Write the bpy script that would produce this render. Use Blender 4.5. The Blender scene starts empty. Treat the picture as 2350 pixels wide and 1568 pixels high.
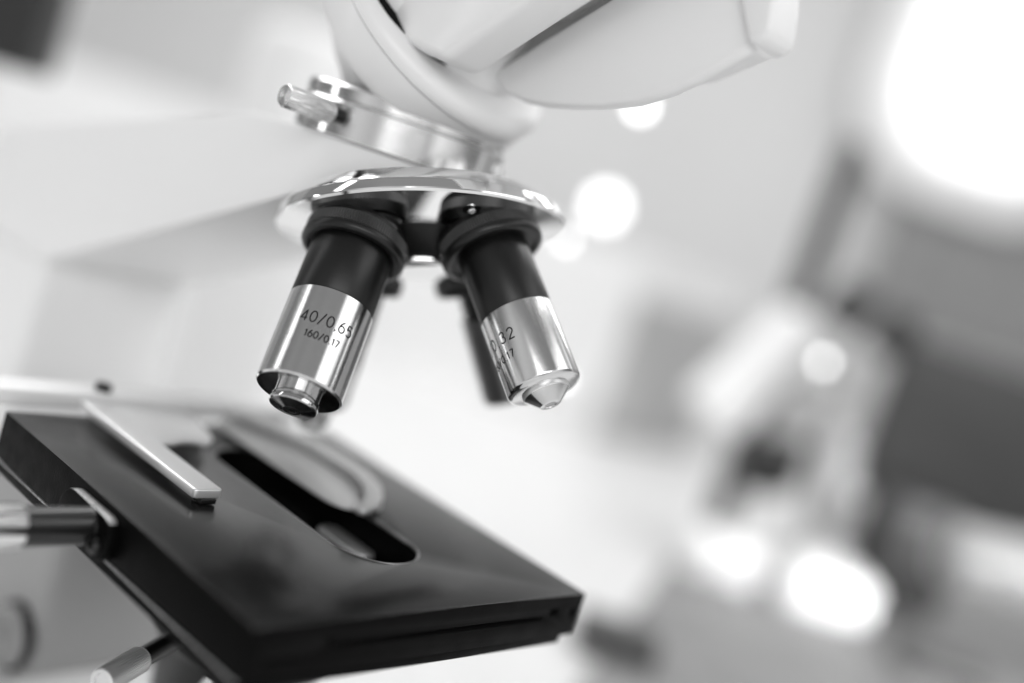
import bpy, bmesh, math, random
from mathutils import Vector, Matrix
random.seed(4)
S = 0.001                      # all lengths below are written in millimetres
scn = bpy.context.scene
col = scn.collection
PI = math.pi

# ------------------------------------------------------------------ camera model
CAM = Vector((-240.485, -269.389, 107.291))
CR = Vector((0.63757623, -0.70266885, 0.31583705))     # image right
CD = Vector((0.10927309, -0.32334116, -0.93995207))    # image down
CF = Vector((0.76259815, 0.63380359, -0.12937184))     # view direction
FPX = 2567.78                                          # focal length in 2350-px units


def at(px, py, depth):
    """point seen at (px,py) of the 2350x1568 view, depth mm from the camera"""
    return CAM + (CR*((px-1175)/FPX) + CD*((py-784)/FPX) + CF)*depth

# ------------------------------------------------------------------ materials


def nodes(m):
    m.use_nodes = True
    return m.node_tree.nodes, m.node_tree.links


def mat(name, g, rough=0.4, metal=0.0, spec=0.5, coat=0.0, noise=0.0, nscale=400, bump=0.0, bscale=900,
        aniso=0.0, rvar=0.0, stretch=None, emit=0.0):
    m = bpy.data.materials.new(name)
    N, L = nodes(m)
    b = N['Principled BSDF']
    b.inputs['Base Color'].default_value = (g, g, g, 1)
    b.inputs['Roughness'].default_value = rough
    b.inputs['Metallic'].default_value = metal
    b.inputs['Specular IOR Level'].default_value = spec
    b.inputs['Coat Weight'].default_value = coat
    b.inputs['Coat Roughness'].default_value = 0.08
    tc = N.new('ShaderNodeTexCoord')

    def tex(scale, detail=4):
        t = N.new('ShaderNodeTexNoise')
        t.inputs['Scale'].default_value = scale
        t.inputs['Detail'].default_value = detail
        if stretch:
            mp = N.new('ShaderNodeMapping')
            mp.inputs['Scale'].default_value = stretch
            L.new(tc.outputs['Object'], mp.inputs['Vector'])
            L.new(mp.outputs['Vector'], t.inputs['Vector'])
        else:
            L.new(tc.outputs['Object'], t.inputs['Vector'])
        return t
    if noise:
        t = tex(nscale)
        r = N.new('ShaderNodeMapRange')
        r.inputs['From Min'].default_value = 0.3
        r.inputs['From Max'].default_value = 0.7
        r.inputs['To Min'].default_value = g*(1-noise)
        r.inputs['To Max'].default_value = min(1, g*(1+noise))
        L.new(t.outputs['Fac'], r.inputs['Value'])
        L.new(r.outputs['Result'], b.inputs['Base Color'])
    if rvar:
        t = tex(nscale*0.6)
        r = N.new('ShaderNodeMapRange')
        r.inputs['From Min'].default_value = 0.3
        r.inputs['From Max'].default_value = 0.7
        r.inputs['To Min'].default_value = max(0.01, rough-rvar)
        r.inputs['To Max'].default_value = rough+rvar
        L.new(t.outputs['Fac'], r.inputs['Value'])
        L.new(r.outputs['Result'], b.inputs['Roughness'])
    if bump:
        t = tex(bscale, 3)
        bp = N.new('ShaderNodeBump')
        bp.inputs['Strength'].default_value = bump
        bp.inputs['Distance'].default_value = 0.0001
        L.new(t.outputs['Fac'], bp.inputs['Height'])
        L.new(bp.outputs['Normal'], b.inputs['Normal'])
    if aniso:
        tg = N.new('ShaderNodeTangent')
        tg.direction_type = 'RADIAL'
        tg.axis = 'Z'
        b.inputs['Anisotropic'].default_value = aniso
        b.inputs['Anisotropic Rotation'].default_value = 0.25
        L.new(tg.outputs['Tangent'], b.inputs['Tangent'])
    if emit:
        b.inputs['Emission Color'].default_value = (1, 1, 1, 1)
        b.inputs['Emission Strength'].default_value = emit
    return m


M = {}
M['white'] = mat('white enamel', 0.84, 0.38, coat=0.15, bump=0.04, bscale=1500)
M['arm'] = mat('arm enamel', 0.88, 0.42, bump=0.03, bscale=1500)
M['stage'] = mat('black stage lacquer', 0.009, 0.21, spec=0.33, bump=0.07, bscale=2600, rvar=0.012, nscale=220)
M['stageside'] = mat('black rough casting', 0.003, 0.42, spec=0.035, bump=0.5, bscale=1600, rvar=0.08, nscale=300)
M['black'] = mat('black anodised', 0.004, 0.34, spec=0.45, bump=0.12, bscale=5000)
M['rod'] = mat('black gloss rod', 0.008, 0.2, spec=0.5, bump=0.05, bscale=300, stretch=(0.1, 0.1, 1))
M['knurl'] = mat('black knurled alloy', 0.05, 0.3, 0.4, spec=0.8)
M['chrome'] = mat('polished chrome', 0.82, 0.045, 1.0, rvar=0.015, nscale=90)
M['steel'] = mat('turned steel', 0.66, 0.15, 1.0, aniso=0.85, rvar=0.03, nscale=70, stretch=(6, 6, 320), bump=0.10,
                 bscale=60)
M['steel_fine'] = mat('turned steel tip', 0.58, 0.10, 1.0, aniso=0.5, rvar=0.03, nscale=70, stretch=(8, 8, 400))
M['ringsteel'] = mat('turned ring steel', 0.78, 0.17, 1.0, aniso=0.8, rvar=0.04, nscale=60, stretch=(6, 6, 260))
M['darksteel'] = mat('dark nickel barrel', 0.22, 0.3, 1.0, aniso=0.4)
M['face'] = mat('turned dark face', 0.30, 0.22, 1.0, aniso=0.7)
M['holder'] = mat('satin aluminium', 0.82, 0.36, 0.75, bump=0.15, bscale=900)
M['edge'] = mat('worn edge plus painted highlight', 0.42, 0.42, 0.6, spec=0.8, noise=0.6, nscale=1500, bump=0.4, bscale=2500)  # worn, and lightened further to paint the edge highlight
M['bracket'] = mat('black cast bracket', 0.006, 0.36, spec=0.22, bump=0.5, bscale=1800)
M['plate'] = mat('dull steel plate', 0.55, 0.42, 0.8, bump=0.15, bscale=900)
M['finger'] = mat('grey spring steel', 0.55, 0.4, 0.8)
M['shadegrey'] = mat('enamel greyed by shade', 0.34, 0.45, bump=0.03, bscale=1500)  # pale enamel darkened to paint the shade below the stage
M['ink'] = mat('engraving fill', 0.008, 0.6, spec=0.2)
M['void'] = mat('painted recess shade', 0.003, 0.8, spec=0.1)  # near-black that paints shade into gaps and recesses
M['lens'] = mat('front lens glass', 0.02, 0.03, spec=0.8, coat=0.6)
M['lensgrey'] = mat('coated lens', 0.30, 0.12, spec=0.6, coat=0.3)
M['emboss'] = mat('grey raised lettering', 0.33, 0.5)
M['shade'] = mat('shaded white housing', 0.42, 0.5)  # darker copy of the white enamel for shade

# ------------------------------------------------------------------ mesh building


def frame(o, z, xhint=(0.3, 0.8, 0.5)):
    """matrix whose local Z is z, at o (mm)"""
    z = Vector(z).normalized()
    x = Vector(xhint)
    x = (x - z*x.dot(z)).normalized()
    y = z.cross(x)
    m = Matrix((x, y, z)).transposed().to_4x4()
    m.translation = Vector(o)
    return m


class MB:
    def __init__(self):
        self.v = []
        self.f = []

    def add(self, vs, fs, mtx=None):
        n = len(self.v)
        for p in vs:
            p = Vector(p)
            self.v.append(mtx @ p if mtx else p)
        self.f += [[i+n for i in f] for f in fs]
        return self

    def box(self, lo, hi, mtx=None):
        x0, y0, z0 = lo
        x1, y1, z1 = hi
        vs = [(x0, y0, z0), (x1, y0, z0), (x1, y1, z0), (x0, y1, z0), (x0, y0, z1), (x1, y0, z1), (x1, y1, z1), (x0, y1, z1)]
        fs = [(3, 2, 1, 0), (4, 5, 6, 7), (0, 1, 5, 4), (1, 2, 6, 5), (2, 3, 7, 6), (3, 0, 4, 7)]
        return self.add(vs, fs, mtx)

    def lathe(self, prof, n=128, mtx=None, teeth=None):
        """prof: list of (r,z); rows whose index is in teeth are knurled"""
        vs, fs = [], []
        for k, (r, z) in enumerate(prof):
            for i in range(n):
                rr = r
                if teeth and k in teeth[0]:
                    rr = r - (teeth[1] if (i % 4) in (0, 1) else 0)
                a = 2*PI*i/n
                vs.append((rr*math.cos(a), rr*math.sin(a), z))
        for k in range(len(prof)-1):
            for i in range(n):
                j = (i+1) % n
                fs.append((k*n+i, k*n+j, (k+1)*n+j, (k+1)*n+i))
        if prof[0][0] > 1e-6:
            fs.append(tuple(range(n-1, -1, -1)))
        if prof[-1][0] > 1e-6:
            fs.append(tuple((len(prof)-1)*n+i for i in range(n)))
        return self.add(vs, fs, mtx)

    def prism(self, poly, lo, hi, axes='yzx'):
        """2-D polygon in axes[0],axes[1], extruded along axes[2]"""
        n = len(poly)
        ix = ['xyz'.index(c) for c in axes]
        vs = []
        for e in (lo, hi):
            for p in poly:
                q = [0, 0, 0]
                q[ix[0]], q[ix[1]], q[ix[2]] = p[0], p[1], e
                vs.append(q)
        fs = [tuple(range(n)), tuple(range(2*n-1, n-1, -1))]
        for i in range(n):
            j = (i+1) % n
            fs.append((i, i+n, j+n, j))
        return self.add(vs, fs)

    def tube(self, pts, r, n=12):
        pts = [Vector(p) for p in pts]
        vs, fs = [], []
        up = Vector((0.13, 0.31, 0.94))
        for k, p in enumerate(pts):
            t = (pts[min(k+1, len(pts)-1)]-pts[max(k-1, 0)]).normalized()
            x = (up - t*up.dot(t)).normalized()
            y = t.cross(x)
            for i in range(n):
                a = 2*PI*i/n
                vs.append(p + (x*math.cos(a)+y*math.sin(a))*r)
        for k in range(len(pts)-1):
            for i in range(n):
                j = (i+1) % n
                fs.append((k*n+i, k*n+j, (k+1)*n+j, (k+1)*n+i))
        fs.append(tuple(range(n-1, -1, -1)))
        fs.append(tuple((len(pts)-1)*n+i for i in range(n)))
        return self.add(vs, fs)

    def build(self, name, material, parent=None, mtx=None, bevel=0, seg=3, sharp=35, cut=None):
        """mtx: the object's own frame (mm); vertices are already given in world mm unless mtx is given"""
        me = bpy.data.meshes.new(name)
        if mtx is None:
            lo = [min(v[i] for v in self.v) for i in range(3)]
            hi = [max(v[i] for v in self.v) for i in range(3)]
            mtx = Matrix.Translation([(lo[i]+hi[i])/2 for i in range(3)])
            inv = mtx.inverted()
            vv = [inv @ v for v in self.v]
        else:
            vv = self.v
        me.from_pydata([tuple(v*S) for v in vv], [], self.f)
        bm = bmesh.new()
        bm.from_mesh(me)
        bmesh.ops.remove_doubles(bm, verts=bm.verts, dist=1e-7)
        bmesh.ops.recalc_face_normals(bm, faces=bm.faces)
        bm.to_mesh(me)
        bm.free()
        o = bpy.data.objects.new(name, me)
        col.objects.link(o)
        w = mtx.copy()
        w.translation = w.translation*S
        place(o, w, parent)
        me.materials.append(material)
        if cut:
            mods = []
            for c in cut:
                md = o.modifiers.new('cut', 'BOOLEAN')
                md.operation = 'DIFFERENCE'
                md.solver = 'EXACT'
                md.object = c
        if bevel:
            md = o.modifiers.new('bevel', 'BEVEL')
            md.width = bevel*S
            md.segments = seg
            md.limit_method = 'ANGLE'
            md.angle_limit = math.radians(30)
            md.harden_normals = False
        if bevel or cut:
            bpy.context.view_layer.update()
            dg = bpy.context.evaluated_depsgraph_get()
            new = bpy.data.meshes.new_from_object(o.evaluated_get(dg))
            o.modifiers.clear()
            o.data = new
            new.name = name
            me = new
        for p in me.polygons:
            p.use_smooth = True
        me.set_sharp_from_angle(angle=math.radians(sharp))
        return o


WORLD = {}


def place(o, w, parent):
    """w: wanted world matrix (metres)"""
    WORLD[o.name] = w
    if parent is None:
        o.matrix_basis = w
    else:
        o.parent = parent
        o.matrix_parent_inverse = WORLD[parent.name].inverted()
        o.matrix_basis = w


def tag(o, label, cat, group=None, kind=None):
    if label:
        o['label'] = label
    if cat:
        o['category'] = cat
    if group:
        o['group'] = group
    if kind:
        o['kind'] = kind
    return o


def thing(name, loc, label, cat, group=None):
    o = bpy.data.objects.new(name, None)
    o.empty_display_size = 0.02
    col.objects.link(o)
    place(o, Matrix.Translation(Vector(loc)*S), None)
    return tag(o, label, cat, group)


def struct(o):
    o['kind'] = 'structure'
    return o


def rounded_rect(x0, x1, y0, y1, r, n=8):
    out = []
    for cx, cy, a0 in ((x1-r, y1-r, 0), (x0+r, y1-r, 90), (x0+r, y0+r, 180), (x1-r, y0+r, 270)):
        for i in range(n+1):
            a = math.radians(a0+90*i/n)
            out.append((cx+r*math.cos(a), cy+r*math.sin(a)))
    return out


def cutter(mb):
    """temporary cutter, removed after use"""
    me = bpy.data.meshes.new('cutter')
    me.from_pydata([tuple(v*S) for v in mb.v], [], mb.f)
    bm = bmesh.new()
    bm.from_mesh(me)
    bmesh.ops.recalc_face_normals(bm, faces=bm.faces)
    bm.to_mesh(me)
    bm.free()
    o = bpy.data.objects.new('cutter', me)
    col.objects.link(o)
    return o


def drop(objs):
    for o in objs:
        bpy.data.objects.remove(o)

# ------------------------------------------------------------------ stroke lettering, engraved round a barrel


def arc(cx, cy, rx, ry, a0, a1, n=14):
    return [(cx+rx*math.cos(math.radians(a0+(a1-a0)*i/n)), cy+ry*math.sin(math.radians(a0+(a1-a0)*i/n))) for i in range(n+1)]


GL = {   # unit height 1, (width, strokes)
    '0': (0.56, [arc(0.28, 0.5, 0.28, 0.5, 90, 450, 32)]),
    '1': (0.30, [[(0.02, 0.78), (0.2, 1.0), (0.2, 0.0)]]),
    '2': (0.54, [arc(0.27, 0.73, 0.26, 0.27, 170, -35, 16)+[(0.0, 0.0), (0.54, 0.0)]]),
    '3': (0.52, [arc(0.25, 0.76, 0.23, 0.24, 155, -90, 16)+arc(0.25, 0.27, 0.26, 0.27, 90, -155, 16)]),
    '4': (0.60, [[(0.44, 0.0), (0.44, 1.0), (0.0, 0.26), (0.6, 0.26)]]),
    '5': (0.54, [[(0.48, 1.0), (0.1, 1.0), (0.05, 0.55)]+arc(0.27, 0.33, 0.26, 0.32, 140, -145, 18)]),
    '6': (0.54, [arc(0.27, 0.31, 0.26, 0.31, 0, 360, 26), [(0.02, 0.38), (0.1, 0.66), (0.24, 0.88), (0.42, 1.0)]]),
    '7': (0.52, [[(0.0, 1.0), (0.52, 1.0), (0.2, 0.0)]]),
    '/': (0.48, [[(0.0, -0.12), (0.48, 1.05)]]),
    '.': (0.12, [[(0.03, 0.02), (0.09, -0.08)], [(0.09, 0.02), (0.03, -0.08)]]),
}


def lettering(mb, text, h, phi_end, s_base, R, w, gap, ap, ax, phi_start=None):
    """text running towards decreasing phi; baseline at s_base (tip side), height h; ends at phi_end"""
    tot = sum(GL[c][0]*h for c in text)
    if phi_start is not None:
        gap = (math.radians(phi_start-phi_end)*R - tot)/(len(text)-1)
    tot += gap*(len(text)-1)
    vc = CAM-ap
    vc = vc-ax*vc.dot(ax)
    u = vc.normalized()
    v = ax.cross(u)
    x = -tot

    def pos(px, py, lift):
        ph = math.radians(phi_end) - px/R
        return ap+ax*(s_base-py)+(u*math.cos(ph)+v*math.sin(ph))*(R+lift)
    for c in text:
        cw, strokes = GL[c]
        for st in strokes:
            pts = [(x+p[0]*h, p[1]*h) for p in st]
            dense = []
            for a, b in zip(pts, pts[1:]):
                k = max(1, int(math.hypot(b[0]-a[0], b[1]-a[1])/0.25))
                dense += [(a[0]+(b[0]-a[0])*i/k, a[1]+(b[1]-a[1])*i/k) for i in range(k)]
            dense.append(pts[-1])
            vs, fs = [], []
            for i, p in enumerate(dense):
                a = dense[max(0, i-1)]
                b = dense[min(len(dense)-1, i+1)]
                d = math.hypot(b[0]-a[0], b[1]-a[1]) or 1
                nx, ny = -(b[1]-a[1])/d*w/2, (b[0]-a[0])/d*w/2
                for lf in (0.012, -0.15):
                    vs.append(pos(p[0]+nx, p[1]+ny, lf))
                    vs.append(pos(p[0]-nx, p[1]-ny, lf))
            for i in range(len(dense)-1):
                k = i*4
                fs += [(k, k+1, k+5, k+4), (k, k+4, k+6, k+2), (k+1, k+3, k+7, k+5)]
            mb.add(vs, fs)
        x += cw*h+gap

# ================================================================== THE MICROSCOPE
AP = Vector((0, 0, 133.182))            # common point of the four objective axes
TH = math.radians(24.291)
AX = Vector((0, -math.sin(TH), -math.cos(TH)))      # turret axis
E1 = Vector((0, math.cos(TH), -math.sin(TH)))
E2 = Vector((1, 0, 0))


def odir(deg):
    a = math.radians(deg+1.317)
    return (AX*math.cos(TH)+(E2*math.cos(a)+E1*math.sin(a))*math.sin(TH)).normalized()


scope = thing('microscope', (0, 120, -140),
              'large sharp white microscope in front, with black and silver objectives over its black stage', 'microscope')

# --- arm (tapering, hunched) with round nose under the head
ys = [202, 170, 137, 110, 80, 55, 35, 18, 0]
path = [(-32, y) for y in ys]
path += [(-32*math.cos(math.radians(a)), -32*math.sin(math.radians(a))) for a in range(9, 180, 9)]
path += [(32, y) for y in reversed(ys)]


def ztop(y): return 104.4 if y < 33 else 104.4-(y-33)*(40.4/169)
def zbot(y): return min(94.2-(y+17.6)*0.451, 103.5) if y < 137 else 24.4


n = len(path)
mb = MB()
vs = [(x, y, zbot(y)) for x, y in path]+[(x, y, ztop(y)) for x, y in path]
fs = []
for i in range(n):
    j = (i+1) % n
    fs.append((i, j, n+j, n+i))
half = n//2
for i in range(half):                  # caps as strips across x
    a, b = i, n-1-i
    if b-a > 1:
        if b-a > 2:
            fs.append((a, a+1, b-1, b))
            fs.append((n+a, n+b, n+b-1, n+a+1))
        else:
            fs.append((a, a+1, b))
            fs.append((n+a, n+b, n+a+1))
mb.add(vs, fs)
mb.build('arm', M['arm'], scope, bevel=5, seg=5, sharp=50)
mb = MB().box((-32, 137, -115), (32, 202, 24.3))
mb.build('column', M['arm'], scope, bevel=5, seg=5, sharp=50)
mb = MB().box((-36, 66, -113), (36, 136, -52))
mb.build('focus_body', M['shadegrey'], scope, bevel=5, seg=5, sharp=50)
mb = MB().prism([(-70, 190), (-62, 205), (62, 205), (70, 190), (70, -60), (55, -82), (-55, -82), (-70, -60)], -140, -112, 'xyz')
mb.build('foot', M['arm'], scope, bevel=6, seg=4, sharp=50)
# focus knob on the side of the focus body
fk = frame((-36, 78, -98), (-1, 0, 0))
mb = MB().lathe([(0, 0), (11, 0), (11, 4), (10, 5)], 64)
knob = mb.build('focus_knob', M['shadegrey'], scope, mtx=frame((-36.2, 76, -100), (-1, 0, 0)))
MB().lathe([(12.5, -0.3), (12.5, 2.5), (0, 2.5)], 64).build('collar', M['black'], knob, mtx=frame((-36.2, 76, -100), (-1, 0, 0)))
MB().lathe([(9, 4), (9, 24), (8, 25), (0, 25)], 64).build('grip', M['shadegrey'], knob, mtx=frame((-36.2, 76, -100), (-1, 0, 0)))
MB().lathe([(6.2, 24.5), (6.2, 27), (5.6, 27.6), (0, 27.6)], 64).build('end_cap', M['black'], knob, mtx=frame((-36.2, 76, -100), (-1, 0, 0)))

# --- dovetail ring with clamp screw
zr = frame((0, 0, 0), (0, 0, 1))
ring = MB().lathe([(20, 104.8), (32.2, 104.8), (33, 105.4), (33, 114.9), (32.4, 115.5), (20, 115.5)], 192).build(
    'mounting_ring', M['ringsteel'], scope, mtx=zr)
MB().lathe([(20, 115.4), (31.6, 115.4), (31.6, 115.9), (32.2, 116.3), (32.2, 119.6), (31.4, 120.4), (20, 120.4)], 192).build(
    'upper_ring', M['ringsteel'], ring, mtx=zr)
kf = frame((-33, -8, 111.0), (-1, 0, 0.02))
MB().lathe([(2.2, -6), (2.2, 3)], 32).build('screw_shaft', M['black'], ring, mtx=kf)
MB().lathe([(2.9, 3.0), (3.35, 3.5), (3.35, 19.2), (2.9, 19.9), (0, 19.9)], 144, teeth=({1, 2}, 0.16)).build(
    'clamp_screw', M['ringsteel'], ring, mtx=kf)
for a in (62, -48):
    d = Vector((math.cos(math.radians(a)), -math.sin(math.radians(a)), 0))
    MB().lathe([(0, 0), (1.8, 0), (1.8, 1.2), (1.5, 1.5), (0, 1.5)], 32).build('set_screw', M['chrome'], ring,
                                                                               mtx=frame(Vector((0, 0, 110.5))+d*32.8, d))

# --- viewing head
neck = MB().lathe([(21, 120.3), (22.5, 121.5), (24, 124), (27.5, 129), (31, 136), (34, 144), (36, 153), (37, 165), (37, 200), (30, 214), (0, 216)], 128)
head = neck.build('viewing_head', M['white'], scope, mtx=zr)
FN = Vector((0, -0.643, 0.766))
ff = frame((0, -5, 145), FN)
MB().lathe([(37, -13), (38.6, -10), (38.6, -1.3), (38.0, -1.1), (38.0, -0.7), (39.2, -0.5), (39.4, 1.4), (38.4, 3.4), (36.6, 4.7), (34.5, 5.2), (0, 5.2)], 160).build('swivel_flange', M['white'], head, mtx=ff)
sp = at(1085, 192, 331)
rec = MB().lathe([(2.4, -0.4), (2.9, 0.25), (3.4, -0.4)], 40).build('screw_rim', M['white'], head, mtx=frame(sp, FN))
gapc = Vector((0, -5, 145))+Vector((-14, -0.77, -0.64))+FN*5.0
MB().lathe([(22, 0), (22, 0.5), (0, 0.5)], 96).build('gap_shade', M['void'], head, mtx=frame(gapc, FN))  # black disc painting in the shade of the hinge gap
# lower prism housing: round-bottomed plate facing the camera, thick body behind it
arcp = [(-29.5, 137.6), (-32.5, 134.6), (-37, 132.8), (-44, 131.7), (-52, 132.0), (-61, 133.2), (-72, 135.4), (-83, 138.7), (-92, 143.0),
        (-100, 148.4), (-106, 153.4), (-112, 158.6)]
plate = arcp+[(-104, 172), (-88, 184), (-75, 173.2), (-63.2, 164.0), (-46, 150.9)]
hp = MB().prism(plate, 0, 5).build('prism_housing', M['white'], head, bevel=1.6, seg=3, sharp=50)
MB().prism([(-30, 151), (-45, 147), (-62, 148), (-82, 154), (-98, 164), (-98, 220), (-20, 220)], 7, 36).build('housing_body', M['white'], hp, bevel=2.5, seg=3, sharp=50)
col2 = MB().prism([(-112.3, 158.6), (-115.6, 160.4), (-117.0, 162.8), (-115.0, 171.0), (-108, 190), (-96, 186), (-104, 171)], -2, 12).build(
    'ocular_collar', M['white'], hp, bevel=2.2, seg=4, sharp=50)
MB().prism([(-30, 139.2), (-36, 136), (-88, 173), (-88, 215), (-40, 215), (-24, 160)], 5.2, 8).build('shaded_recess', M['shade'], hp, bevel=0.5, seg=2)  # darker strip painting in the shade between the two housings
# upper prism housing, nearer to the camera
vp = [(-39.5, 133.6), (-30, 134.6), (-22.4, 136.3), (-17, 139), (-11.8, 142.2), (-5.5, 147.0), (2, 156), (5, 168), (5, 215), (-120, 215), (-118, 195), (-64.5, 153.9)]
uh = MB().prism(vp, -30, -14).build('upper_prism_housing', M['white'], head, bevel=3.0, seg=5, sharp=60)
MB().prism([(2, 160), (-24, 152), (-48, 158), (-70, 176), (-110, 214), (2, 214)], -15, 7).build('housing_link', M['white'], uh, bevel=2)
# faint raised characters on the shaded wall, too blurred to read: short raised strokes
mb = MB()
for k in range(5):
    q = at(1205+k*22, 52-k*13, 330)
    yy, zz = q.y, q.z
    mb.box((4.6, yy-1.1, zz-1.6), (5.3, yy+1.1, zz+1.6))
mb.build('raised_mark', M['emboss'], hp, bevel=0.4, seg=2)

# --- nosepiece turret
tf = frame(AP, AX)
prof = [(0, 43.0), (37.6, 43.0), (38.0, 43.1), (42.3, 46.5), (42.9, 47.1), (43.3, 47.5), (43.45, 47.8), (44.15, 50.3), (44.15, 50.7), (43.6, 51.35)]


SL = 0.235                      # slope of the nearly flat underside


def dome(r_):
    return 51.35+SL*(43.6-r_)


for k in range(1, 60):
    rr = 43.6*(1-k/60)
    prof.append((rr, dome(rr)))
prof.append((0, prof[-1][1]+0.01))
tur = MB().lathe(prof, 256, ).build('nosepiece', M['chrome'], scope, mtx=tf, sharp=12)
MB().lathe([(25.5, 55.4), (25.0, 56.0), (22.5, 58.6), (19.5, 61.4), (17.2, 63.0), (16.6, 63.4), (14, 63.6), (14, 62)], 128).build('reflection_hub', M['black'], tur, mtx=tf)  # black finish paints in a dark reflection of the chrome underside
MB().lathe([(16.3, 63.3), (16.9, 63.8), (16.9, 64.9), (16.2, 65.6), (12, 66.1), (0, 66.3)], 128).build('hub_cap', M['chrome'], tur, mtx=tf, sharp=50)
# small index screw on the cone
ad = (AX*math.cos(math.radians(90-0)) if False else AX)
ph = math.radians(232)
rad = E2*math.cos(ph)+E1*math.sin(ph)


def cone_pt(px, py):
    """point of the turret's cone seen at a pixel"""
    d = (at(px, py, 1)-CAM).normalized()
    lo, hi = 250.0, 420.0
    for k in range(900):
        s = 270+k*0.1
        p = CAM+d*s
        h = (p-AP).dot(AX)
        r = ((p-AP)-AX*h).length
        hs = dome(min(r, 43.6))
        if 51.35 < h < 60 and r < 43 and h < hs:
            return p
    return None


sc = cone_pt(1082, 480)
if sc is None:
    sc = AP+AX*54+rad*37
hh = (sc-AP).dot(AX)
rd = ((sc-AP)-AX*hh).normalized()
cn = (rd*0.28+AX*0.96).normalized()
MB().lathe([(2.5, -0.5), (2.5, 0.12), (0, 0.12)], 40).build('screw_recess_shade', M['void'], tur, mtx=frame(sc, cn))
MB().lathe([(1.35, 0.1), (1.35, 0.9), (1.1, 1.15), (0.75, 1.15), (0.7, 0.5), (0, 0.5)], 40).build('index_screw', M['chrome'], tur, mtx=frame(sc, cn))


def objective(name, ax, R, sm, sb, label, ring_s=69.7, lower='steel', upper='black'):
    fr = frame(AP, ax)
    k = ring_s-69.7
    body = MB().lathe([(R-0.6, 66+k), (R-0.08, 70+k), (R-0.08, sm-0.7), (R-0.35, sm-0.25), (R-0.35, sm+0.05)], 160).build('objective', M[upper], scope, mtx=fr)
    body['label'] = label
    MB().lathe([(10.8, 53), (10.8, 58.8+k), (12.4, 59.0+k), (12.4, 61.0+k), (12.1, 61.2+k), (12.1, 61.8+k), (13.3, 62.2+k), (14.6, 64.2+k), (14.8, 64.8+k)], 160).build('collar', M['black'], body, mtx=fr)
    MB().lathe([(14.7, 64.7+k), (15.05, 64.9+k), (15.05, 68.2+k), (14.7, 68.4+k)], 480, teeth=({1, 2}, 0.2)).build('knurled_ring', M['knurl'], body, mtx=fr)
    MB().lathe([(14.7, 68.3+k), (15.2, 68.7+k), (15.2, 69.9+k), (14.8, 70.6+k), (14.0, 71.0+k), (13.0, 71.0+k), (12.9, 70.2+k), (R-0.3, 70.0+k)], 160).build('lip', M['black'], body, mtx=fr)
    return body, fr


# 40x, front left
D40 = odir(180)
o40, f40 = objective('objective', D40, 12.0, 88.5, 115.4, 'black and silver objective engraved 40/0.65, front left')
MB().lathe([(11.75, 88.5), (12.0, 88.72), (12.0, 114.9), (11.55, 115.4), (6.3, 115.4)], 192).build('barrel', M['steel'], o40, mtx=f40)
MB().lathe([(11.5, 115.38), (11.45, 115.46), (5.5, 115.2)], 128).build('end_face', M['face'], o40, mtx=f40)
MB().lathe([(6.25, 115.0), (6.25, 117.35), (6.1, 117.4), (6.1, 117.5), (6.55, 117.6), (6.7, 117.9), (6.7, 119.6), (6.5, 119.85)], 128).build('tip', M['steel_fine'], o40, mtx=f40)
MB().lathe([(6.52, 119.8), (6.45, 119.9), (2.7, 120.85), (2.6, 120.9)], 128).build('tip_cone', M['face'], o40, mtx=f40)
MB().lathe([(2.62, 120.86), (2.5, 120.95), (1.45, 120.95), (1.3, 120.8), (1.3, 120.2)], 64).build('lens_mount', M['darksteel'], o40, mtx=f40)
MB().lathe([(1.35, 120.3), (1.0, 120.45), (0.5, 120.55), (0, 120.6)], 48).build('front_lens', M['lens'], o40, mtx=f40)
mb = MB()
lettering(mb, '40/0.65', 3.15, -38.2, 99.7, 12.0, 0.40, 1.0, AP, D40, 33.3)
lettering(mb, '160/0.17', 1.95, -26.2, 104.1, 12.0, 0.38, 0.5, AP, D40, 20.3)
mb.build('engraving', M['ink'], o40)

# 10x-like, front right
D10 = odir(270)
o10, f10 = objective('objective', D10, 10.52, 89.95, 114.0, 'black and silver objective engraved 0.32, front right', ring_s=68.4)
MB().lathe([(10.3, 89.95), (10.52, 90.15), (10.52, 112.6), (10.3, 113.2), (9.9, 113.6), (9.2, 113.85), (6.6, 114.1), (6.0, 114.1)], 192).build('barrel', M['steel'], o10, mtx=f10)
MB().lathe([(6.7, 113.6), (6.7, 114.9), (6.45, 115.15)], 128).build('tip', M['holder'], o10, mtx=f10)
MB().lathe([(6.5, 115.1), (3.1, 118.3), (2.9, 118.4), (1.95, 118.4), (1.9, 118.25)], 128).build('tip_cone', M['steel'], o10, mtx=f10)
MB().lathe([(1.98, 118.2), (1.2, 118.3), (0, 118.35)], 48).build('front_lens', M['lensgrey'], o10, mtx=f10)
mb = MB()
lettering(mb, '/0.32', 3.15, 14.0, 100.0, 10.52, 0.40, 1.15, AP, D10)
lettering(mb, '160/0.17', 2.1, 24.3, 104.9, 10.52, 0.36, 0.55, AP, D10)
mb.build('engraving', M['ink'], o10)

# working objective at the back left, slim low-power one at the back right
D3 = odir(90)
o3, f3 = objective('objective', D3, 10.3, 88, 112, 'silver tipped objective pointing straight down at the stage, mostly hidden')
MB().lathe([(10.1, 88), (10.3, 88.3), (10.3, 109), (9.2, 111.5), (6.5, 112.2), (6.2, 112.3), (6.2, 116), (5.6, 118.3), (3, 120.3), (0, 120.3)], 128).build('barrel', M['steel'], o3, mtx=f3)
D4 = odir(0)
o4, f4 = objective('objective', D4, 8.6, 80, 108, 'slim dark grey objective at the back right')
MB().lathe([(8.4, 80), (9.8, 80.2), (9.8, 108.4), (9.2, 109.2), (5, 109.6), (0, 109.0)], 128).build('barrel', M['darksteel'], o4, mtx=f4)

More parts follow.
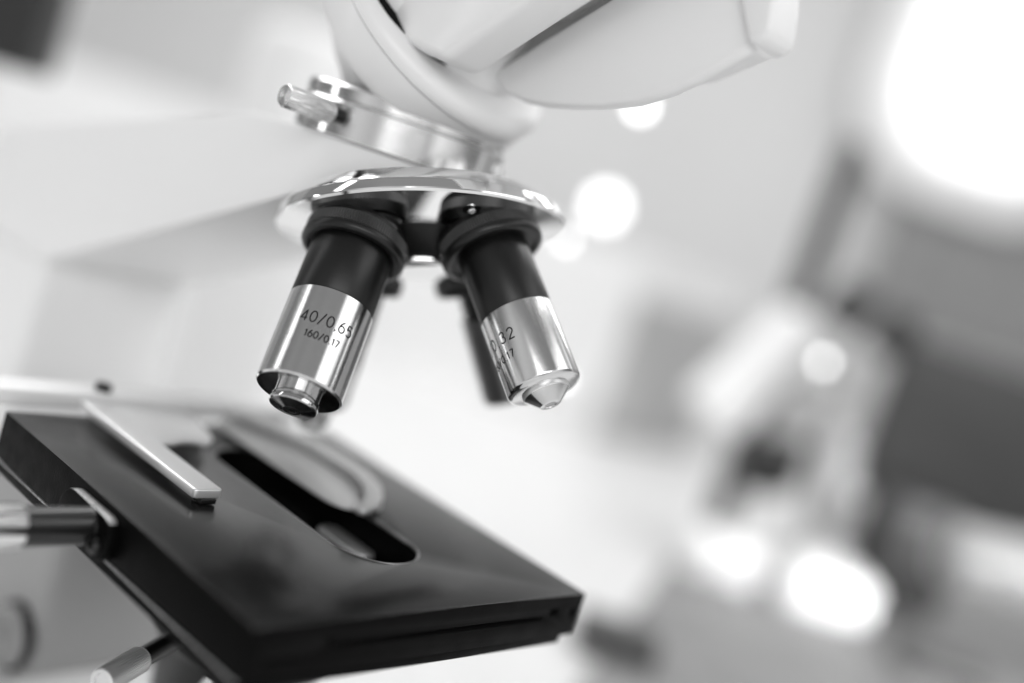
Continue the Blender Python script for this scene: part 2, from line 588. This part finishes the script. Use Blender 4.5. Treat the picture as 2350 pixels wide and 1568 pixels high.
# --- stage
x0, x1, y0, y1 = -84.4, 37.2, -97.0, 32.8
cuts = [cutter(MB().prism(rounded_rect(-32, -3, -72, 12, 14), -40, 10, 'xyz')),
        cutter(MB().prism(rounded_rect(-59.5, 20, -7.6, -5.9, 0.7), -120, -93.5, 'xzy')),
        cutter(MB().prism(rounded_rect(-79.2, -70.2, -9.4, -8.2, 0.5), -120, -95.0, 'xzy')),
        cutter(MB().prism(rounded_rect(22.4, 26.6, -6.4, -3.9, 0.9), -120, -94.0, 'xzy')),
        cutter(MB().prism(rounded_rect(32.4, 34.6, -7.2, -4.6, 0.3), -120, -95.0, 'xzy')),
        cutter(MB().prism(rounded_rect(-61.6, -60.8, -7.3, -4.6, 0.1), -120, -96.0, 'xzy')),
        cutter(MB().prism(rounded_rect(-62.6, -59.8, -4.9, -4.3, 0.1), -120, -96.2, 'xzy')),
        cutter(MB().prism(rounded_rect(-64.0, -60.2, -7.6, -7.1, 0.1), -120, -96.2, 'xzy'))]
stg = MB().box((x0, y0, -13.2), (x1, y1, 0)).build('stage', M['stage'], scope, bevel=0.7, seg=3, sharp=40, cut=cuts)
drop(cuts)
lp = MB().box((x0+0.5, y0+2.2, -17.4), (x1-2, y1-1, -14.1)).build('lower_plate', M['stageside'], stg, bevel=0.5, seg=2)
lp.data.materials.append(M['edge'])
for p in lp.data.polygons:
    if 0.15 < p.normal.z < 0.97:  # paints the highlight along the plate's upper edge
        p.material_index = 1
MB().box((x0+3, y0+5, -14.3), (x1-5, y1-4, -13.1)).build('joint_shade', M['void'], stg)  # black block painting the dark gap above the lower plate
# casting faces: sides get their own rougher finish
stg.data.materials.append(M['stageside'])
stg.data.materials.append(M['edge'])
for p in stg.data.polygons:
    c = p.center
    if abs(p.normal.z) < 0.12:
        p.material_index = 1
    elif abs(p.normal.z) < 0.97 and p.area < 2e-4 and c.z > 0.004 and (abs(c.x) > 0.0595 or abs(c.y) > 0.0635):
        p.material_index = 2
# bright rim of the stage opening and a pale block painting in a reflection below it
rim = rounded_rect(-32, -3, -72, 12, 14, 12)
MB().tube([(x, y, -0.35) for x, y in rim+rim[:2]], 0.55, 8).build('opening_rim', M['darksteel'], stg)
dv_ = (at(795, 1240, 1)-CAM)
cp = CAM+dv_*((-9-CAM.z)/dv_.z)
MB().prism(rounded_rect(cp.x-4, cp.x+4, cp.y-11, cp.y+11, 3), -10.5, -9, 'xyz').build('condenser_glint', M['holder'], stg, bevel=0.4)
# bracket with two screws and the black control rod
bp = rounded_rect(-39.6, -12.4, -14.2, -2.2, 5.9, 10)
brk = MB().prism(bp, -87.4, x0+0.2).build('rod_bracket', M['stageside'], stg, bevel=0.5, seg=3)
brk.data.materials.append(M['edge'])
for p in brk.data.polygons:
    if p.normal.z > 0.85:  # paints the brightly lit top of the bracket
        p.material_index = 1
for yy, zz in ((-34.6, -10.2), (-16.0, -10.0)):
    fr = frame((-87.3, yy, zz), (-1, 0, 0))
    MB().lathe([(2.3, 0), (2.3, 0.9), (1.9, 1.5), (1.0, 1.6), (0.9, 0.8), (0, 0.8)], 40).build('bracket_screw', M['black'], brk, mtx=fr)
rf = frame((-86.5, -28.2, -7.6), (-1, 0, 0))
rod = MB().lathe([(5.6, 0), (5.2, 0.9), (5.05, 1.6), (5.05, 20)], 96).build('control_rod', M['rod'], stg, mtx=rf)
MB().lathe([(5.1, 18.9), (5.6, 19.0), (5.75, 19.3), (5.75, 46), (5.2, 46.6), (0, 46.6)], 96).build('sleeve', M['ringsteel'], rod, mtx=rf)

# mechanical stage: carriage, fixed holder arm, plate and spring finger
mech = MB().box((-110, 35, 1.0), (24, 47, 6.4)).build('slide_carriage', M['white'], scope, bevel=1.2, seg=3)
MB().lathe([(0, 0), (2.6, 0), (2.6, 2), (2.2, 2.4), (0, 2.4)], 40).build('carriage_screw', M['black'], mech, mtx=frame((-52, 40, 6.3), (0, 0, 1)))
MB().prism(rounded_rect(-61.5, -52.5, -32.5, 37, 1.2), 1.6, 4.4, 'xyz').build('holder_arm', M['holder'], mech, bevel=0.5, seg=3)
MB().prism([(-53, 36), (-53, 2), (-48, 2.5), (-43, 5), (-38, 5.5), (-34, 4), (-30, 8), (-27, 16), (-24, 36)], 2.6, 4.0, 'xyz').build('holder_plate', M['holder'], mech, bevel=0.4, seg=2)
MB().prism([(-59, -33), (-54, -33), (-54, -28.5), (-59, -28.5)], 0.2, 1.7, 'xyz').build('holder_foot', M['black'], mech, bevel=0.3)
ctr = [(-4, 37), (1, 28), (6, 17), (9.5, 5), (10.5, -8), (9.5, -19), (6, -29), (0, -37), (-7, -43), (-14, -47)]
wid = [4.4, 4.2, 4, 3.8, 3.6, 3.4, 3.2, 2.9, 2.4, 1.4]
L_, R_ = [], []
for i, p in enumerate(ctr):
    a = ctr[max(0, i-1)]
    b = ctr[min(len(ctr)-1, i+1)]
    d = math.hypot(b[0]-a[0], b[1]-a[1])
    nx, ny = -(b[1]-a[1])/d*wid[i], (b[0]-a[0])/d*wid[i]
    L_.append((p[0]+nx, p[1]+ny))
    R_.append((p[0]-nx, p[1]-ny))
MB().prism(L_+R_[::-1], 3.0, 5.2, 'xyz').build('spring_finger', M['finger'], mech, bevel=0.5, seg=2)
MB().prism(rounded_rect(-15.5, 6, -41, 33, 9.5), 1.2, 2.0, 'xyz').build('slide_plate', M['plate'], mech, bevel=0.3, seg=2)

# --- condenser below the stage with its thumb screws
cf = frame((0, 0, 0), (0, 0, 1))
con = MB().lathe([(24, -15), (27, -20), (30, -24), (30, -62), (27, -66), (24, -110), (0, -110)], 128).build('condenser', M['black'], scope, mtx=cf)
MB().lathe([(24.5, -16), (21, -13.6), (20, -13.4), (12, -12.6), (0, -12.0)], 96).build('condenser_lens', M['lens'], con, mtx=cf)
for az in (207.0, 100.0):
    d = Vector((math.cos(math.radians(az)), math.sin(math.radians(az)), -0.02))
    tfm = frame(Vector((0, 0, -45.0)), d)
    s = MB().lathe([(2.9, 28), (2.9, 71.5)], 48).build('centring_screw', M['black'], con, mtx=tfm)
    MB().lathe([(3.0, 69.6), (3.75, 70.0), (3.75, 86.2), (3.3, 87.0), (2.4, 87.2), (2.0, 86.4), (0, 86.4)], 144, teeth=({1, 2}, 0.3)).build('screw_head', M['holder'], s, mtx=tfm)
MB().lathe([(1.5, -14), (1.5, 0), (1.2, 0.9), (0.6, 1.3), (0, 1.4)], 32).build('pin', M['chrome'], con, mtx=frame(at(480, 1560, 335), (-0.4, -0.6, 0.6)))

# ================================================================== SURROUNDINGS (all far out of focus)
M['table'] = mat('pale laminate', 0.6, 0.35, noise=0.05, nscale=60)
M['wall'] = mat('painted wall', 0.66, 0.8, noise=0.03, nscale=3)
M['bgwhite'] = mat('white plastic', 0.8, 0.4)
M['bggrey'] = mat('grey laminate and painted shade', 0.42, 0.5, noise=0.04, nscale=30)
M['bgdark'] = mat('dark grey plastic', 0.05, 0.45)
M['bgblack'] = mat('black plastic', 0.012, 0.4)
M['glow'] = mat('glowing glint', 0.8, 0.4, emit=2.3)  # glows in place of specular glints on background metal
M['pane'] = mat('bright window', 0.7, 0.5, emit=0.5)

TZ = -140.0
fh = Vector((CF.x, CF.y, 0)).normalized()       # horizontal view direction
rh = Vector((fh.y, -fh.x, 0))                   # horizontal right


def hbox(c, w, d, h, z0=None):
    """upright box facing the camera: centre c, width w, depth d, height h"""
    m = Matrix((rh, fh, Vector((0, 0, 1)))).transposed().to_4x4()
    m.translation = Vector(c)
    return MB().box((-w/2, -d/2, -h/2), (w/2, d/2, h/2), m)


def upright(px, py, depth, w, d, h):
    return hbox(at(px, py, depth), w, d, h)


tb = thing('table', (200, 200, TZ-30), 'pale grey table top that the microscopes stand on', 'table')
m = Matrix((rh, fh, Vector((0, 0, 1)))).transposed().to_4x4()
m.translation = Vector((CAM.x, CAM.y, TZ-15))
MB().box((-1100, -250, -15), (1800, 2150, 15), m).build('tabletop', M['table'], tb, bevel=3)
for lx, ly in ((-1040, -200), (1740, -200), (-1040, 2090), (1740, 2090)):
    MB().box((lx-25, ly-25, -720), (lx+25, ly+25, -15), m).build('leg', M['bggrey'], tb, bevel=2)
m2 = m.copy()
m2.translation = Vector((CAM.x, CAM.y, 0))
struct(MB().box((-4000, 2300, -900), (5000, 2330, 2200), m2).build('wall', M['wall']))
struct(MB().box((-4000, -3000, -930), (5000, 2298, -902), m2).build('floor', M['bggrey']))

# window, top right
wc = at(2340, 140, 2120)
win = thing('window', wc-Vector((0, 0, 380)), 'overexposed bright window on the wall in the upper right', 'window')


def rounded_panel(w_, h_, rad, dep, off):
    """rounded upright panel facing the camera at the window"""
    mm = Matrix((rh, Vector((0, 0, 1)), -fh)).transposed().to_4x4()
    mm.translation = wc+fh*off
    b = MB().prism(rounded_rect(-w_/2, w_/2, -h_/2, h_/2, rad, 12), 0, dep, 'xyz')
    return MB().add(b.v, b.f, mm)


rounded_panel(370, 440, 150, 6, 0).build('pane', M['pane'], win)
rounded_panel(520, 600, 200, 10, 30).build('added_glow_sheet', M['bgwhite'], win)  # wide white sheet added to soften the edge of the window glow

# white cabinet behind the objectives, its right side greyed to paint shade
cab = thing('cabinet', at(1400, 1250, 1300), 'white cabinet with one side greyed as shade, blurred behind the objectives', 'cabinet')
e = at(1490, 600, 1300)
zt, zb = e.z, TZ
A = Vector((e.x, e.y, 0))
lf = -rh*0.985+fh*0.17
rt = rh*0.8+fh*0.6
pl = [A, A+rt*170, A+rt*170+lf*900, A+lf*900]
MB().add([(p.x, p.y, zb) for p in pl]+[(p.x, p.y, zt) for p in pl], [(0, 1, 2, 3), (4, 5, 6, 7), (1, 2, 6, 5), (2, 3, 7, 6), (3, 0, 4, 7), (0, 1, 5, 4)]).build('body', M['bgwhite'], cab)
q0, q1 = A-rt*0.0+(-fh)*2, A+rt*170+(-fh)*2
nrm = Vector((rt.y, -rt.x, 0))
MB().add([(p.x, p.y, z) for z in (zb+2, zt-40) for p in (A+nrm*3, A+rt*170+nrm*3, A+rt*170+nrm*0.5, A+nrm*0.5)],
         [(0, 1, 2, 3), (4, 5, 6, 7), (0, 1, 5, 4), (1, 2, 6, 5), (2, 3, 7, 6), (3, 0, 4, 7)]).build('shaded_side', M['bggrey'], cab)

# dark block in the upper left corner
c = at(-45, -98, 620)
tag(hbox(c+Vector((0, 0, 50)), 96, 40, 205).build('monitor', M['bgblack'], bevel=3), 'black blurred monitor in the upper left corner', 'monitor')

# white rounded object left of the head
c = at(690, 190, 780)
jar = thing('white_canister', Vector((c.x, c.y, c.z-60)), 'soft white canister glowing behind the clamp screw', 'canister')
MB().lathe([(38, TZ-c.z), (40, TZ-c.z+8), (40, 20), (34, 32), (20, 36), (0, 36)], 64).build('body', M['bgwhite'], jar, mtx=Matrix.Translation(c))

# glowing balls added in place of specular glints on background metal
for i, (px, py, z, r, lab) in enumerate(((1390, 475, 1600, 14, 'largest round added glint, right of the nosepiece'),
                                         (1470, 243, 705, 4.8, 'added glint half hidden under the viewing head'),
                                         (1300, 553, 665, 2.2, 'faint added glint at the right end of the chrome nosepiece'),
                                         (1890, 832, 740, 3.2, 'added glint in front of the small blurred microscope head'),
                                         (1285, 868, 665, 3.0, 'added glint peeking out behind the front right objective tip'))):
    p = at(px, py, z)
    o = MB().lathe([(0, -1)]+[(math.cos(math.radians(a)), math.sin(math.radians(a))) for a in range(-75, 80, 15)]+[(0, 1)], 24,
                   mtx=Matrix.Diagonal((r, r, r, 1))).build('glint_ball', M['glow'], mtx=Matrix.Translation(p))
    tag(o, lab, 'glint', 'added glints behind the microscope')

# grey sheet painting shade on the table under the second microscope


def on_table(px, py):
    d = at(px, py, 1)-CAM
    p = CAM+d*((TZ-CAM.z)/d.z)
    return (p.x, p.y)


mp = [on_table(*q) for q in ((1240, 1700), (1530, 1300), (2600, 1270), (2700, 2000))]
tag(MB().prism(mp, TZ, TZ+3, 'xyz').build('table_shade', mat('painted table shade', 0.2, 0.6, noise=0.15, nscale=25)),
    'mid grey painted shade on the table under the small blurred microscope', 'painted shade')

# second microscope, far right
D2 = 940
k2 = D2/FPX


def cyl(p, q, r0, r1=None, n=40):
    p, q = Vector(p), Vector(q)
    r1 = r0 if r1 is None else r1
    l = (q-p).length
    c = min(r0, r1)*0.25
    return MB().lathe([(r0-c, 0), (r0, c), (r1, l-c), (r1-c, l)], n), frame(p, q-p)


s2 = thing('microscope', at(1870, 1420, D2), 'small blurred white microscope standing in the right background', 'microscope')


def part2(name, m_, p, q, r0, r1=None, dep=D2, parent=s2):
    mb_, fr = cyl(at(p[0], p[1], dep), at(q[0], q[1], dep), r0*k2, None if r1 is None else r1*k2)
    return mb_.build(name, M[m_], parent, mtx=fr)


part2('viewing_head', 'bgwhite', (1625, 960), (1850, 735), 80, 62)
part2('head_mount', 'bggrey', (1800, 930), (1960, 800), 80, 60, D2+30)
part2('eyepiece', 'bgblack', (1915, 745), (1985, 665), 46, 46, D2-20)
part2('eyepiece', 'bgblack', (2010, 805), (2085, 725), 42, 42, D2+40)
part2('nosepiece', 'bgblack', (1765, 1000), (1750, 1130), 95, 70)
part2('arm', 'bggrey', (1930, 960), (1890, 1300), 46, 58, D2+20)
ft = at(1872, 1335, D2)
hbox((ft.x, ft.y, (ft.z+22+TZ)/2), 74, 100, ft.z+22-TZ).build('foot', M['bgwhite'], s2, bevel=9, seg=4)

bx = at(1650, 1290, 905)
o = hbox((bx.x, bx.y, (bx.z+24+TZ+3)/2), 62, 50, bx.z+24-TZ-3).build('white_box', M['bgwhite'], bevel=9, seg=4)
tag(o, 'overexposed white box left of the small blurred microscope foot', 'box')
rp_ = at(1968, 325, 1000)
mb_, fr = cyl(rp_, (rp_.x, rp_.y, TZ), 13)
tag(mb_.build('stand_rod', M['bgdark'], mtx=fr), 'thin dark upright rod above the blurred microscope', 'rod')
o = upright(2385, 1068, 1000, 310, 20, 146).build('dark_screen', M['bgdark'], bevel=4)
tag(o, 'dark grey screen behind the blurred microscope, right edge', 'screen')
o = upright(2430, 670, 2230, 740, 20, 320).build('wall_panel', mat('grey pinboard', 0.27, 0.8, noise=0.1, nscale=20), bevel=3)
tag(o, 'grey board on the wall below the bright window, right edge', 'board')
o = upright(2072, 1262, 950, 80, 40, 96).build('black_box', M['bgblack'], bevel=5)
tag(o, 'black box between the blurred microscope and the pale cylinder', 'box')
mb_, fr = cyl(at(2160, 1270, 760), at(2500, 1345, 760), 24)
tag(mb_.build('white_tube', mat('pale tube', 0.24, 0.4), mtx=fr), 'pale horizontal cylinder at the right edge', 'tube')
for px, py, w_, lab in ((1400, 1500, 50, 'dark blurred block on the table right of the stage corner'),
                        (2140, 1560, 70, 'dark blurred block on the shaded table at the bottom right edge')):
    qx, qy = on_table(px, py)
    o = hbox((qx, qy, TZ+3+8), w_, 36, 16).build('rubber_block', M['bgdark'], bevel=3)
    tag(o, lab, 'block', 'dark blocks on the table')

# ================================================================== LIGHT
w = bpy.data.worlds.new('World')
scn.world = w
w.use_nodes = True
N, L = w.node_tree.nodes, w.node_tree.links
bg = N['Background']
tc = N.new('ShaderNodeTexCoord')


def dot(vec):
    d = N.new('ShaderNodeVectorMath')
    d.operation = 'DOT_PRODUCT'
    d.inputs[1].default_value = vec
    L.new(tc.outputs['Generated'], d.inputs[0])
    return d.outputs['Value']


# the room as light: azimuth round the vertical, 0.5 = straight behind the camera, larger = to the right
at2 = N.new('ShaderNodeMath')
at2.operation = 'ARCTAN2'
L.new(dot(rh), at2.inputs[0])
L.new(dot(-fh), at2.inputs[1])
mr = N.new('ShaderNodeMapRange')
mr.inputs['From Min'].default_value = -PI
mr.inputs['From Max'].default_value = PI
L.new(at2.outputs['Value'], mr.inputs['Value'])
rp = N.new('ShaderNodeValToRGB')
L.new(mr.outputs['Result'], rp.inputs['Fac'])
el = rp.color_ramp.elements
stops = [(-180, 1.5), (-132, 1.4), (-115, 0.10), (-64, 0.08), (-44, 0.30), (-22, 0.22), (-4, 0.42), (16, 0.20), (34, 0.16), (48, 0.45), (66, 0.30), (84, 0.10), (104, 0.08), (122, 1.0), (140, 0.9), (180, 1.5)]
while len(el) < len(stops):
    el.new(0.5)
for e, (a, g) in zip(el, stops):
    e.position = (a/180+1)/2
    e.color = (g, g, g, 1)
up = N.new('ShaderNodeMapRange')
up.interpolation_type = 'SMOOTHSTEP'
up.inputs['From Min'].default_value = 0.35
up.inputs['From Max'].default_value = 0.8
L.new(dot((0, 0, 1)), up.inputs['Value'])
mx = N.new('ShaderNodeMix')
mx.data_type = 'RGBA'
L.new(up.outputs['Result'], mx.inputs[0])
L.new(rp.outputs['Color'], mx.inputs[6])
mx.inputs[7].default_value = (0.12, 0.12, 0.12, 1)
L.new(mx.outputs[2], bg.inputs['Color'])
bg.inputs['Strength'].default_value = 1.0


def area(name, az, elv, dist, sx, sy, radiance, target=(0, -30, 80)):
    """az: degrees from straight behind the camera, positive to the right"""
    t = Vector(target)
    a, e_ = math.radians(az), math.radians(elv)
    d = (-fh*math.cos(a)+rh*math.sin(a))*math.cos(e_)+Vector((0, 0, math.sin(e_)))
    p = t+d*dist
    ld = bpy.data.lights.new(name, 'AREA')
    ld.shape = 'RECTANGLE'
    ld.size, ld.size_y = sx*S, sy*S
    ld.energy = radiance*PI*sx*S*sy*S
    o = bpy.data.objects.new(name, ld)
    col.objects.link(o)
    o.matrix_world = Matrix.Translation(p*S) @ d.to_track_quat('Z', 'Y').to_matrix().to_4x4()
    return o


area('window_light', 76, 41, 1500, 1000, 620, 0.8)
area('strip_light', -84, 12, 1200, 60, 1100, 3.0)
area('roof_light', 146, 31, 1500, 110, 700, 3.0)
area('ceiling_fill', 165, 66, 1700, 1500, 1100, 2.3)  # overhead fill added for diffuse light, no fitting seen
area('left_edge_fill', -126, 37, 1600, 1000, 700, 2.0)  # added for the bright left stage edge, no window known there
area('room_fill', 10, 20, 2600, 2200, 900, 1.5)  # fill added behind the camera to lift the white surfaces
# spot added to brighten the second microscope's foot, no such source seen
sl = bpy.data.lights.new('foot_fill', 'SPOT')
sl.energy = 45
sl.spot_size = math.radians(13)
sl.spot_blend = 0.6
sl.shadow_soft_size = 0.1
so = bpy.data.objects.new('foot_fill', sl)
col.objects.link(so)
tg = at(1775, 1315, 980)
pp = tg-fh*900+rh*500+Vector((0, 0, 260))
so.matrix_world = Matrix.Translation(pp*S) @ (pp-tg).to_track_quat('Z', 'Y').to_matrix().to_4x4()

# ================================================================== CAMERA
cd = bpy.data.cameras.new('Camera')
cam = bpy.data.objects.new('Camera', cd)
col.objects.link(cam)
rot = Matrix((CR, -CD, -CF)).transposed().to_4x4()
cam.matrix_world = Matrix.Translation(CAM*S) @ rot
cd.sensor_fit = 'HORIZONTAL'
cd.sensor_width = 36
cd.lens = FPX/2350*36
cd.clip_start = 0.01
cd.clip_end = 50
cd.dof.use_dof = True
cd.dof.focus_distance = 0.301
cd.dof.aperture_fstop = cd.lens/21.0
cd.dof.aperture_blades = 9
scn.camera = cam

scn.view_settings.view_transform = 'Standard'
scn.view_settings.look = 'None'
scn.view_settings.exposure = 1.28
scn.view_settings.gamma = 1
scn.cycles.use_denoising = True
scn.cycles.max_bounces = 10
scn.cycles.caustics_reflective = False
scn.cycles.sample_clamp_indirect = 6
